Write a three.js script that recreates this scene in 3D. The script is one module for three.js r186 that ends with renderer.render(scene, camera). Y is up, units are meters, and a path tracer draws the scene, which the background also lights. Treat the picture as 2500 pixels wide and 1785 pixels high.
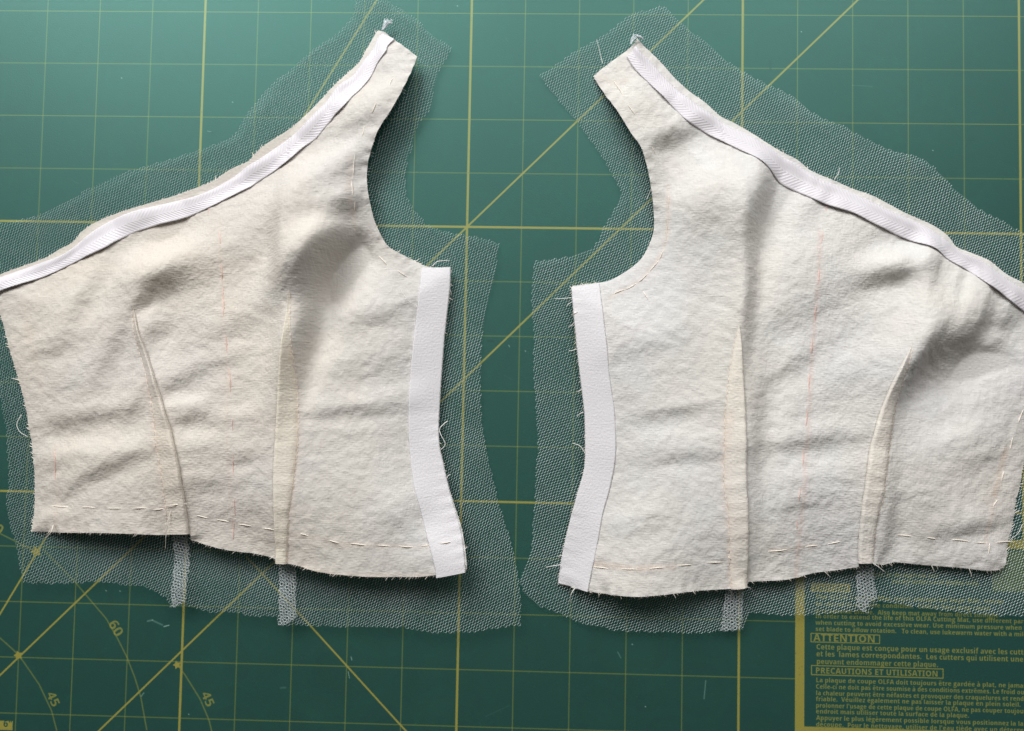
import * as THREE from 'three';
import { RectAreaLightUniformsLib } from 'three/addons/lights/RectAreaLightUniformsLib.js';
import { mergeGeometries } from 'three/addons/utils/BufferGeometryUtils.js';

// ---------------------------------------------------------------- camera, light, exposure
const scene = new THREE.Scene();
scene.background = new THREE.Color(0.006, 0.006, 0.006);
const camera = new THREE.PerspectiveCamera(46.051, 1024 / 731, 0.01, 20);
camera.rotation.order = 'XYZ';
camera.position.set(0.16059, 0.39657, 0.08305);
camera.rotation.set(-Math.PI / 2 + 0.04724, 0.02875, 0.01745);
camera.updateMatrixWorld(true);
const renderer = new THREE.WebGLRenderer({ antialias: true });
renderer.setSize(1024, 731);
renderer.toneMapping = THREE.LinearToneMapping;
renderer.toneMappingExposure = 1;
renderer.shadowMap.enabled = true;
RectAreaLightUniformsLib.init();
// daylight from two windows beyond the top of the mat, the left one stronger
function windowAt(name, x, y, z, w, h, power) {
  const l = new THREE.RectAreaLight(0xffffff, power, w, h); l.name = name;
  l.position.set(x, y, z); l.lookAt(0.16, 0, 0.06); scene.add(l); return l;
}
windowAt('window_light', -0.52, 0.98, -1.12, 1.1, 0.8, 12.4);
windowAt('window_light_001', 0.66, 1.0, -1.05, 0.8, 0.8, 6.8);
// the pale ceiling of the room gives a weak even fill
const ceilingLight = new THREE.RectAreaLight(0xfff1e2, 0.17, 2.2, 2.2);
ceilingLight.name = 'ceiling_light';
ceilingLight.position.set(0.3, 1.7, 0.3);
ceilingLight.lookAt(0.3, 0, 0.3);
scene.add(ceilingLight);

// ---------------------------------------------------------------- helpers
const IN = 0.0254, PX = 0.0254 / 132, MM = 0.001, FOC = 2100;
const V3 = THREE.Vector3;
function rng(seed) { let a = seed >>> 0; return () => { a = (a + 0x6D2B79F5) | 0; let t = Math.imul(a ^ (a >>> 15), 1 | a); t = (t + Math.imul(t ^ (t >>> 7), 61 | t)) ^ t; return ((t ^ (t >>> 14)) >>> 0) / 4294967296; }; }
// the traced point (u, v) laid on the plan at height h (metres): [x, z]
function at(u, v, h = 0) {
  const d = new V3((u - 1250) / FOC, -(v - 892.5) / FOC, -1).applyQuaternion(camera.quaternion);
  const t = (h - camera.position.y) / d.y;
  return [camera.position.x + d.x * t, camera.position.z + d.z * t];
}
const sst = (a, b, x) => { const t = Math.min(1, Math.max(0, (x - a) / (b - a))); return t * t * (3 - 2 * t); };
function hash(i, j, s) { let h = Math.imul(i, 374761393) ^ Math.imul(j, 668265263) ^ Math.imul(s, 1274126177); h = Math.imul(h ^ (h >>> 13), 1274126177); return ((h ^ (h >>> 16)) >>> 0) / 4294967296; }
function noise(x, y, s = 0) {            // gradient noise, about -0.7..0.7
  const i = Math.floor(x), j = Math.floor(y), fx = x - i, fy = y - j;
  const g = (a, b) => { const t = hash(i + a, j + b, s) * 6.2831853; return Math.cos(t) * (fx - a) + Math.sin(t) * (fy - b); };
  const u = fx * fx * fx * (fx * (fx * 6 - 15) + 10), w = fy * fy * fy * (fy * (fy * 6 - 15) + 10);
  const a = g(0, 0), b = g(1, 0), c = g(0, 1), d = g(1, 1);
  return (a + (b - a) * u) * (1 - w) + (c + (d - c) * u) * w;
}
const fbm = (x, y, s) => noise(x, y, s) + 0.5 * noise(x * 2.03 + 7, y * 2.03 - 3, s + 1) + 0.25 * noise(x * 4.1 - 5, y * 4.1 + 9, s + 2);
const taken = {};
function numbered(n) { taken[n] = (taken[n] ?? -1) + 1; return taken[n] ? `${n}_${String(taken[n]).padStart(3, '0')}` : n; }
function part(name, geo, mat, parent, label, kind) {
  const m = new THREE.Mesh(geo, mat); m.name = numbered(name); m.castShadow = m.receiveShadow = true;
  if (label) m.userData.label = label;
  if (kind) m.userData.kind = kind;
  parent.add(m); return m;
}
// smooth curve through traced points [u, v, (h mm)], corners kept; returns [x, z, h] in metres, spaced by step
function curve(pts, step, closed = false, hAll) {
  const P = pts.map(p => { const h = (hAll ?? p[2] ?? 2) * MM; return [...at(p[0], p[1], h), h]; }), n = P.length, out = [];
  const get = i => closed ? P[(i + n) % n] : P[Math.max(0, Math.min(n - 1, i))];
  const tang = i => {
    const a = get(i - 1), b = get(i), c = get(i + 1), ux = b[0] - a[0], uz = b[1] - a[1], wx = c[0] - b[0], wz = c[1] - b[1];
    const lu = Math.hypot(ux, uz) || 1e-9, lw = Math.hypot(wx, wz) || 1e-9;
    if ((ux * wx + uz * wz) / (lu * lw) < 0.72) return null;
    return [0, 1, 2].map(k => (c[k] - a[k]) / (lu + lw));
  };
  for (let i = 0; i < (closed ? n : n - 1); i++) {
    const a = get(i), b = get(i + 1), L = Math.hypot(b[0] - a[0], b[1] - a[1]);
    const lin = [0, 1, 2].map(k => (b[k] - a[k]) / (L || 1e-9)), ta = tang(i) ?? lin, tb = tang(i + 1) ?? lin;
    const m = Math.max(1, Math.round(L / step));
    for (let k = 0; k < m; k++) {
      const t = k / m, t2 = t * t, t3 = t2 * t;
      out.push([0, 1, 2].map(c => (2 * t3 - 3 * t2 + 1) * a[c] + (t3 - 2 * t2 + t) * L * ta[c] + (-2 * t3 + 3 * t2) * b[c] + (t3 - t2) * L * tb[c]));
    }
  }
  if (!closed) out.push([...P[n - 1]]);
  return out;
}
function resample(poly, n) {             // n points evenly along an open polyline
  const L = [0]; for (let i = 1; i < poly.length; i++) L.push(L[i - 1] + Math.hypot(poly[i][0] - poly[i - 1][0], poly[i][1] - poly[i - 1][1]));
  const out = []; let j = 0;
  for (let k = 0; k < n; k++) {
    const s = L[L.length - 1] * k / (n - 1); while (j < L.length - 2 && L[j + 1] < s) j++;
    const t = (s - L[j]) / (L[j + 1] - L[j] || 1e-9); out.push([0, 1, 2].map(c => poly[j][c] + (poly[j + 1][c] - poly[j][c]) * t));
  }
  out.length_ = L[L.length - 1]; return out;
}
function inside(x, z, poly) {
  let c = false;
  for (let i = 0, j = poly.length - 1; i < poly.length; j = i++) {
    const a = poly[i], b = poly[j];
    if ((a[1] > z) !== (b[1] > z) && x < (b[0] - a[0]) * (z - a[1]) / (b[1] - a[1]) + a[0]) c = !c;
  }
  return c;
}
function nearest(x, z, poly) {           // [distance, height of the edge there] for a closed polyline
  let best = 1e9, hb = 0;
  for (let i = 0, j = poly.length - 1; i < poly.length; j = i++) {
    const a = poly[j], b = poly[i], dx = b[0] - a[0], dz = b[1] - a[1];
    const t = Math.max(0, Math.min(1, ((x - a[0]) * dx + (z - a[1]) * dz) / (dx * dx + dz * dz || 1e-12)));
    const ex = x - a[0] - dx * t, ez = z - a[1] - dz * t, d = ex * ex + ez * ez;
    if (d < best) { best = d; hb = a[2] + (b[2] - a[2]) * t; }
  }
  return [Math.sqrt(best), hb];
}
class MB {                               // collects thin threads into one geometry
  constructor() { this.p = []; this.i = []; this.uvs = []; }
  tube(pts, r, sides = 5) {              // pts: [x, y, z]; r number or function of t
    const n = pts.length, base = this.p.length / 3;
    for (let k = 0; k < n; k++) {
      const a = pts[Math.max(0, k - 1)], b = pts[Math.min(n - 1, k + 1)];
      let tx = b[0] - a[0], ty = b[1] - a[1], tz = b[2] - a[2]; const l = Math.hypot(tx, ty, tz) || 1e-9; tx /= l; ty /= l; tz /= l;
      let sx = -tz, sz = tx; const sl = Math.hypot(sx, sz) || 1e-9; sx /= sl; sz /= sl;   // sideways, level
      const ux = -sz * ty, uy = sz * tx - sx * tz, uz = sx * ty;
      const rr = typeof r === 'function' ? r(k / (n - 1)) : r;
      for (let q = 0; q < sides; q++) {
        const f = q / sides * 6.2831853 + 1.5708, c = Math.cos(f) * rr, s = Math.sin(f) * rr;
        this.p.push(pts[k][0] + sx * c + ux * s, pts[k][1] + uy * s, pts[k][2] + sz * c + uz * s); this.uvs.push(q / sides, k / n);
      }
    }
    for (let k = 0; k < n - 1; k++) for (let q = 0; q < sides; q++) {
      const a = base + k * sides + q, b = base + k * sides + (q + 1) % sides, c = a + sides, d = b + sides;
      this.i.push(a, b, c, b, d, c);
    }
  }
  geo() {
    const g = new THREE.BufferGeometry();
    g.setAttribute('position', new THREE.Float32BufferAttribute(this.p, 3)); g.setAttribute('uv', new THREE.Float32BufferAttribute(this.uvs, 2));
    g.setIndex(this.i); g.computeVertexNormals(); return g;
  }
}

// ---------------------------------------------------------------- materials
function dataTex(n, m, f, srgb) {
  const d = new Uint8Array(n * m * 4);
  for (let y = 0; y < m; y++) for (let x = 0; x < n; x++) { const c = f(x, y), o = (y * n + x) * 4; if (c.length) { d[o] = c[0]; d[o + 1] = c[1]; d[o + 2] = c[2]; } else d[o] = d[o + 1] = d[o + 2] = c; d[o + 3] = 255; }
  const t = new THREE.DataTexture(d, n, m); t.wrapS = t.wrapT = THREE.RepeatWrapping; t.magFilter = THREE.LinearFilter; t.minFilter = THREE.LinearMipmapLinearFilter; t.generateMipmaps = true;
  if (srgb) t.colorSpace = THREE.SRGBColorSpace;
  t.needsUpdate = true; return t;
}
const CL = (v) => Math.max(0, Math.min(255, Math.round(v)));
// muslin: a 0.15 m repeat, uneven yarns with slubs
const WN = 1024, YARN = 3.2;
const slub = [];
{ const R = rng(11); for (let k = 0; k < 330; k++) slub.push([R(), R(), R(), R()]); }
function yarn(i, s, dir) {               // thickness of yarn i at s (0..1 along)
  const b = slub[((i % 320) + 320) % 320], w = 6.2831853;
  const lump = Math.max(0, Math.sin(w * (s * (2 + Math.floor(b[2] * 4)) + b[1])) - 0.6) * 2.2 * (b[0] > 0.6 ? 1 : 0.2);
  return 0.55 + 0.3 * (b[(dir + 1) % 4] - 0.5) + lump * (dir ? 0.35 : 0.75);
}
function weave(x, y) {
  const fx = x / YARN, fy = y / YARN, i = Math.floor(fx), j = Math.floor(fy);
  const px = 1 - Math.pow(2 * (fx - i) - 1, 2), py = 1 - Math.pow(2 * (fy - j) - 1, 2);
  const over = (i + j) & 1;
  const h1 = yarn(i, y / WN, 1) * px * (over ? 1 : 0.6), h2 = yarn(j, x / WN, 0) * py * (over ? 0.6 : 1);
  return Math.max(h1, h2);
}
const per = (x, y, fx, fy, s) => { const w = x / WN, a = noise(x / fx, y / fy, s), b = noise((x - WN) / fx, y / fy, s); return a * (1 - w) + b * w; };   // repeats sideways
const streak = new Float32Array(WN * WN);
for (let y = 0; y < WN; y++) for (let x = 0; x < WN; x++) streak[y * WN + x] = 0.6 * per(x, y, 15, 3.4, 91) + 0.45 * per(x, y, 12, 6, 92) + 0.85 * per(x, y, 8, 8, 94) + 0.45 * per(x, y, 5, 30, 93);
const weaveBump = dataTex(WN, WN, (x, y) => CL(weave(x, y) * 55 + 100 + 95 * streak[y * WN + x]));
const weaveColor = dataTex(WN, WN, (x, y) => { const w = weave(x, y), v = 228 + 18 * Math.min(1, w * 0.8) + 7 * streak[y * WN + x]; return [CL(v), CL(v - 1), CL(v - 3)]; }, true);
const muslin = new THREE.MeshPhysicalMaterial({ color: 0xffffff, vertexColors: true, roughness: 0.92, sheen: 0.15, sheenRoughness: 0.6, bumpMap: weaveBump, bumpScale: 0.00032, map: weaveColor, side: THREE.DoubleSide });
// herringbone tape: u along in metres, v across 0..1
const TN = 256, TM = 128;
const herrBump = dataTex(TN, TM, (x, y) => { const v = y / TM, s = Math.abs(v - 0.5) * 2, ph = (x / TN * 8 + s * 2.6); const f = ph - Math.floor(ph); return CL(70 + 150 * Math.pow(Math.sin(Math.PI * f), 0.8) - (s > 0.93 ? 60 : 0) - (Math.abs(v - 0.5) < 0.03 ? 50 : 0)); });
herrBump.repeat.set(1 / 0.0136, 1);
const tapeMat = new THREE.MeshPhysicalMaterial({ color: new THREE.Color().setRGB(0.64, 0.615, 0.64), roughness: 0.42, sheen: 0.2, sheenRoughness: 0.4, bumpMap: herrBump, bumpScale: 0.00017, side: THREE.DoubleSide });
const plainBump = weaveBump.clone(); plainBump.repeat.set(9, 9 * 0.011); plainBump.needsUpdate = true;
const sideTapeMat = new THREE.MeshPhysicalMaterial({ color: new THREE.Color().setRGB(0.67, 0.65, 0.67), roughness: 0.75, bumpMap: plainBump, bumpScale: 0.00022, side: THREE.DoubleSide });
const threadMat = c => new THREE.MeshStandardMaterial({ color: new THREE.Color().setRGB(...c), roughness: 0.7 });
const M = {
  cream: threadMat([0.84, 0.77, 0.67]), pink: threadMat([0.76, 0.50, 0.43]), peach: threadMat([0.80, 0.68, 0.56]), white: threadMat([0.80, 0.78, 0.74]),
  fray: threadMat([0.76, 0.71, 0.63]),
  net: new THREE.MeshPhysicalMaterial({ color: new THREE.Color().setRGB(0.86, 0.93, 0.94), roughness: 0.45, ior: 1.55, transmission: 0.35, thickness: 0 }),
  tail: new THREE.MeshPhysicalMaterial({ color: new THREE.Color().setRGB(0.86, 0.90, 0.91), roughness: 0.35, transmission: 0.3, thickness: 0 }),
  clear: new THREE.MeshPhysicalMaterial({ color: new THREE.Color().setRGB(0.72, 0.78, 0.81), roughness: 0.35 }),
};

// ---------------------------------------------------------------- the cutting mat
const mat = new THREE.Group(); mat.name = 'cutting_mat'; scene.add(mat);
mat.userData = { label: 'green cutting mat with a yellow printed grid and lettering under the two cloth pieces', category: 'cutting mat' };
{
  const I0 = -4.4, I1 = 16.6, J0 = -5.2, J1 = 10.6, W = 2048, S = W / (I1 - I0), H = Math.round((J1 - J0) * S);
  const BASE = '#173a33', INK = '#8f8536', THIN = 'rgba(134,128,54,0.6)';
  const cv = document.createElement('canvas'); cv.width = W; cv.height = H; const c = cv.getContext('2d');
  const gx = i => (i - I0) * S, gy = j => (j - J0) * S;
  const T = (u, v) => { const p = at(u, v, 0); return [gx(p[0] / IN), gy(p[1] / IN)]; };      // a traced point of the print on the canvas
  c.fillStyle = BASE; c.fillRect(0, 0, W, H);
  const R = rng(5);
  // worn, mottled surface
  for (let k = 0; k < 900; k++) { const x = R() * W, y = R() * H, r = 20 + R() * 90; const g = c.createRadialGradient(x, y, 0, x, y, r), d = R() > 0.5; g.addColorStop(0, d ? 'rgba(80,125,115,0.03)' : 'rgba(12,34,28,0.045)'); g.addColorStop(1, 'rgba(40,80,70,0)'); c.fillStyle = g; c.fillRect(x - r, y - r, 2 * r, 2 * r); }
  const line = (a, b, w, col) => { c.strokeStyle = col; c.lineWidth = w; c.beginPath(); c.moveTo(...a); c.lineTo(...b); c.stroke(); };
  const box0 = 10.98;
  for (let i = -4; i <= 16; i++) { const bold = i % 5 === 0; line([gx(i), 0], [gx(i), i > 11 ? gy(5.6) : H], (bold ? 0.045 : 0.0205) * S, bold ? INK : THIN); }
  for (let j = -5; j <= 10; j++) { const bold = j % 5 === 0; line([0, gy(j)], [j > 5 ? gx(11) : W, gy(j)], (bold ? 0.042 : 0.0205) * S, bold ? INK : THIN); }
  const wD = 0.034 * S;
  const seg = (i0, j0, i1, j1, w = wD) => line([gx(i0), gy(j0)], [gx(i1), gy(j1)], w, INK);
  seg(-5, 10, 10.2, -5.2); seg(-3.2, 11, 13, -5.2);
  const poly = (pts, w, col = INK) => { c.strokeStyle = col; c.lineWidth = w; c.lineJoin = 'round'; c.beginPath(); pts.forEach((p, k) => k ? c.lineTo(...T(...p)) : c.moveTo(...T(...p))); c.stroke(); };
  poly([[960, -62], [920, 0], [753, 266], [600, 510]], wD);
  poly([[-20, 1534], [0, 1499], [111, 1314], [200, 1165]], wD);
  poly([[600, 1358], [758, 1528.5], [847, 1626.4], [976, 1768.6], [1060, 1860]], wD);
  const z0 = (x, y) => [x * 0.3694, 1185 + y * 0.3694];
  const arc = pts => poly(pts.map(p => z0(...p)), 0.026 * S, THIN);
  arc([[280, 420], [400, 540], [500, 645], [580, 740], [700, 880], [770, 1000], [840, 1140], [890, 1270], [930, 1400], [970, 1620]]);
  arc([[-40, 980], [0, 1010], [90, 1090], [150, 1160], [260, 1320], [340, 1490], [375, 1624]]);
  arc([[1160, 1170], [1220, 1250], [1320, 1410], [1380, 1550], [1400, 1630]]);
  arc([[0, 320], [100, 370], [240, 440]]);
  c.fillStyle = INK;
  const dot = (u, v, r) => { const p = T(u, v); c.beginPath(); for (let k = 0; k < 10; k++) { const q = k % 2 ? r : r * 0.55, a = k * 0.628; c.lineTo(p[0] + Math.cos(a) * q, p[1] + Math.sin(a) * q); } c.fill(); };
  dot(...z0(238, 440), 11); dot(...z0(120, 1125), 9); dot(...z0(1170, 1188), 8);
  const word = (s, u, v, deg, size, sx = 1.1) => { c.save(); c.globalAlpha = 0.8; c.translate(...T(u, v)); c.rotate(deg * Math.PI / 180); c.scale(sx, 1); c.font = `bold ${size}px sans-serif`; c.textAlign = 'center'; c.textBaseline = 'middle'; c.fillText(s, 0, 0); c.restore(); };
  word('60', ...z0(765, 945), 57, 24); word('45', ...z0(350, 1415), 63, 22); word('45', ...z0(1372, 1415), 63, 22); word('30', ...z0(-28, 275), 35, 24);
  { const a = T(...z0(-30, 1555)), b = T(...z0(82, 1620)); c.fillRect(a[0], a[1], b[0] - a[0], b[1] - a[1]); c.fillStyle = BASE; c.font = 'bold 16px sans-serif'; c.textBaseline = 'alphabetic'; c.fillText('6"', a[0] + 14, b[1] - 6); c.fillStyle = INK; }
  // the care instructions in their heavy frame
  const z1 = (x, y) => T(1875 + x * 0.3694, 1185 + y * 0.3694);
  c.fillStyle = '#183b34';
  { const a = z1(212, 560), b = z1(212, 1625), top = gy(5.55), right = W, bot = b[1]; 
    c.fillRect(a[0], top, right - a[0], bot - top);
    c.strokeStyle = INK; c.lineWidth = 0.165 * S; c.lineJoin = 'round'; c.beginPath(); c.moveTo(W + 60, top); c.lineTo(a[0], top); c.lineTo(a[0], bot); c.lineTo(W + 60, bot); c.stroke();
    c.lineWidth = 1.6; }
  c.fillStyle = INK; c.textAlign = 'left'; c.textBaseline = 'alphabetic';
  const row = (s, ref, x0, x1, y, size = 10.5, weight = 'bold') => { const p = z1(x0, y), q = z1(x1, y); c.save(); c.globalAlpha = 0.88; c.font = `${weight} ${size}px sans-serif`; const w = c.measureText(ref).width; c.translate(p[0], p[1]); c.scale((q[0] - p[0]) / w, 1); c.fillText(s, 0, 0); c.restore(); };
  const frame = (x0, y0, x1, y1, fill) => { const a = z1(x0, y0), b = z1(x1, y1); c.strokeStyle = INK; c.lineWidth = 1.6; if (fill) c.fillRect(a[0], a[1], b[0] - a[0], b[1] - a[1]); else c.strokeRect(a[0], a[1], b[0] - a[0], b[1] - a[1]); };
  frame(285, 645, 545, 710, true);
  c.fillStyle = '#183b34'; row('CAUTION', 'CAUTION', 305, 525, 696, 14); c.fillStyle = INK;
  { const a = z1(1480, 430), b = z1(1900, 712); c.globalAlpha = 0.45; c.fillRect(a[0], a[1], b[0] - a[0], b[1] - a[1]); c.globalAlpha = 1; }
  row('This mat is designed for', 'This mat is designed for', 560, 1130, 600); row('rotary cutters and blades only.', 'rotary cutters and blades only.', 820, 1400, 648);
  row('The OLFA Cutting Mat must always be kept flat, never', 'The OLFA Cutting Mat must always be kept flat, never', 312, 1560, 752);
  row('be stored in extreme condition.  Cold or heat may cause', 'be stored in extreme condition.', 312, 965, 798);
  row('it to become brittle.  Also keep mat away from direct sunlight', 'it to become brittle.  Also keep mat away from direct', 312, 1350, 843);
  row('In order to extend the life of this OLFA Cutting Mat, use different parts', 'In order to extend the life of this OLFA Cutting Mat, use different par', 312, 1690, 878);
  row('when cutting to avoid excessive wear. Use minimum pressure when you', 'when cutting to avoid excessive wear. Use minimum pressure when', 314, 1680, 922);
  row('set blade to allow rotation.   To clean, use lukewarm water with a mild', 'set blade to allow rotation.   To clean, use lukewarm water with a mil', 314, 1690, 962);
  frame(285, 979, 738, 1047); row('ATTENTION', 'ATTENTION', 300, 712, 1030, 15.5);
  row('Cette plaque est conçue pour un usage exclusif avec les cutters', 'Cette plaque est conçue pour un usage exclusif avec les cutt', 318, 1690, 1082, 11.5);
  row('et les  lames correspondantes.  Les cutters qui utilisent une', 'et les  lames correspondantes.  Les cutters qui utilisent une', 318, 1690, 1131, 11.5);
  row('peuvant endommager cette plaque.', 'peuvant endommager cette plaque.', 320, 1127, 1179, 11.5);
  frame(288, 1191, 1158, 1276); row('PRECAUTIONS ET UTILISATION', 'PRECAUTIONS ET UTILISATION', 312, 1126, 1243, 14);
  row('La plaque de coupe OLFA doit toujours être gardée à plat, ne jamais', 'La plaque de coupe OLFA doit toujours être gardée à plat, ne jama', 316, 1690, 1302);
  row('Celle-ci ne doit pas être soumise à des conditions extrêmes. Le froid ou', 'Celle-ci ne doit pas être soumise à des conditions extrêmes. Le froid ou', 316, 1695, 1343);
  row('la chaleur peuvent être néfastes et provoquer des craquelures et rendre', 'la chaleur peuvent être néfastes et provoquer des craquelures et rend', 316, 1692, 1385);
  row('friable.  Veuillez également ne pas laisser la plaque en plein soleil.', 'friable.  Veuillez également ne pas laisser la plaque en plein soleil.', 316, 1672, 1426);
  row("prolonner l'usage de cette plaque de coupe OLFA, ne pas couper toujours", "prolonner l'usage de cette plaque de coupe OLFA, ne pas couper toujou", 316, 1690, 1468);
  row('endroit mais utiliser toute la surface de la plaque.', 'endroit mais utiliser toute la surface de la plaque.', 316, 1332, 1508);
  row('Appuyer le plus légèrement possible lorsque vous positionnez la lame', 'Appuyer le plus légèrement possible lorsque vous positionnez la la', 318, 1690, 1550);
  row("découpe.  Pour le nettoyage, utiliser de l'eau tiède avec un détergent", "découpe.  Pour le nettoyage, utiliser de l'eau tiède avec un déterge", 316, 1690, 1592);
  // cuts, scuffs and flecks in the plastic
  const scuff = (u, v, du, dv, w, col) => { const a = T(u, v), b = T(u + du, v + dv); c.lineCap = 'round'; line(a, b, w, col); };
  const nick = 'rgba(20,38,32,0.75)', pale = 'rgba(205,225,215,0.55)';
  scuff(506, 320, 10, 2, 1, pale); scuff(514, 324, 9, 0, 2, nick); scuff(1191, 832, 14, 2, 4, nick); scuff(1242, 843, 2, 4, 1.5, pale); scuff(1880, 150, 1, 20, 3.5, 'rgba(20,38,32,0.45)'); scuff(2150, 27, 1, 3, 2, nick); scuff(2014, 85, 0, 4, 2, nick);
  scuff(360, 1517, 12, -3, 3, 'rgba(205,225,215,0.28)'); scuff(372, 1515, 24, 11, 3, 'rgba(205,225,215,0.25)'); scuff(400, 1530, 12, -3, 2, pale); scuff(857, 1604, 2, 8, 1.5, pale); scuff(850, 1640, 3, 16, 1.3, pale); scuff(1723, 1662, -4, 45, 2, 'rgba(205,225,215,0.3)'); scuff(1508, 1592, 8, 15, 1.6, 'rgba(205,225,215,0.3)'); scuff(345, 1700, 6, -8, 2.2, 'rgba(205,225,215,0.35)'); scuff(685, 1680, 12, -1, 3, 'rgba(205,225,215,0.16)'); scuff(1185, 1750, 60, -28, 1, 'rgba(205,225,215,0.13)'); scuff(2080, 208, 50, 3, 1.2, 'rgba(205,225,215,0.18)');
  for (const [u, v] of [[296, 190], [567, 249], [1116, 14], [2277, 367], [1282, 857], [1543, 1573], [1575, 1725], [258, 1442], [292, 1443], [460, 1744], [1956, 77]]) scuff(u, v, 1.5, 1, 1.7, 'rgba(225,235,230,0.55)');
  for (let k = 0; k < 260; k++) { const x = R() * W, y = R() * H, a = R() * 6.28, l = 1 + R() * R() * 26; c.strokeStyle = R() > 0.45 ? `rgba(190,215,205,${0.03 + R() * 0.09})` : `rgba(15,35,30,${0.05 + R() * 0.15})`; c.lineWidth = 0.7 + R() * 0.8; c.beginPath(); c.moveTo(x, y); c.lineTo(x + Math.cos(a) * l, y + Math.sin(a) * l); c.stroke(); }
  // the print is slightly broken by the pebbled surface
  for (let k = 0; k < 26000; k++) { c.fillStyle = R() > 0.5 ? 'rgba(24,56,46,0.22)' : 'rgba(90,136,122,0.10)'; c.fillRect(R() * W, R() * H, 1 + R() * 1.3, 1 + R() * 1.3); }
  const tex = new THREE.CanvasTexture(cv); tex.colorSpace = THREE.SRGBColorSpace; tex.anisotropy = 8;
  const pebble = dataTex(256, 256, (x, y) => CL(128 + 120 * (0.6 * noise(x / 4, y / 4, 3) + 0.5 * noise(x / 2, y / 2, 4))));
  pebble.repeat.set(14, 10.5);
  const matTop = new THREE.MeshPhysicalMaterial({ map: tex, roughness: 0.5, ior: 1.92, specularColor: new THREE.Color().setRGB(0.45, 1, 0.88), bumpMap: pebble, bumpScale: 0.00006 });
  const g = new THREE.PlaneGeometry((I1 - I0) * IN, (J1 - J0) * IN); g.rotateX(-Math.PI / 2); g.translate((I0 + I1) / 2 * IN, 0, (J0 + J1) / 2 * IN);
  part('printed_face', g, matTop, mat);
  const b = new THREE.BoxGeometry((I1 - I0) * IN, 0.002, (J1 - J0) * IN); b.translate((I0 + I1) / 2 * IN, -0.0012, (J0 + J1) / 2 * IN);
  part('mat_body', b, new THREE.MeshStandardMaterial({ color: new THREE.Color().setRGB(0.05, 0.16, 0.12), roughness: 0.6 }), mat);
}

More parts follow.
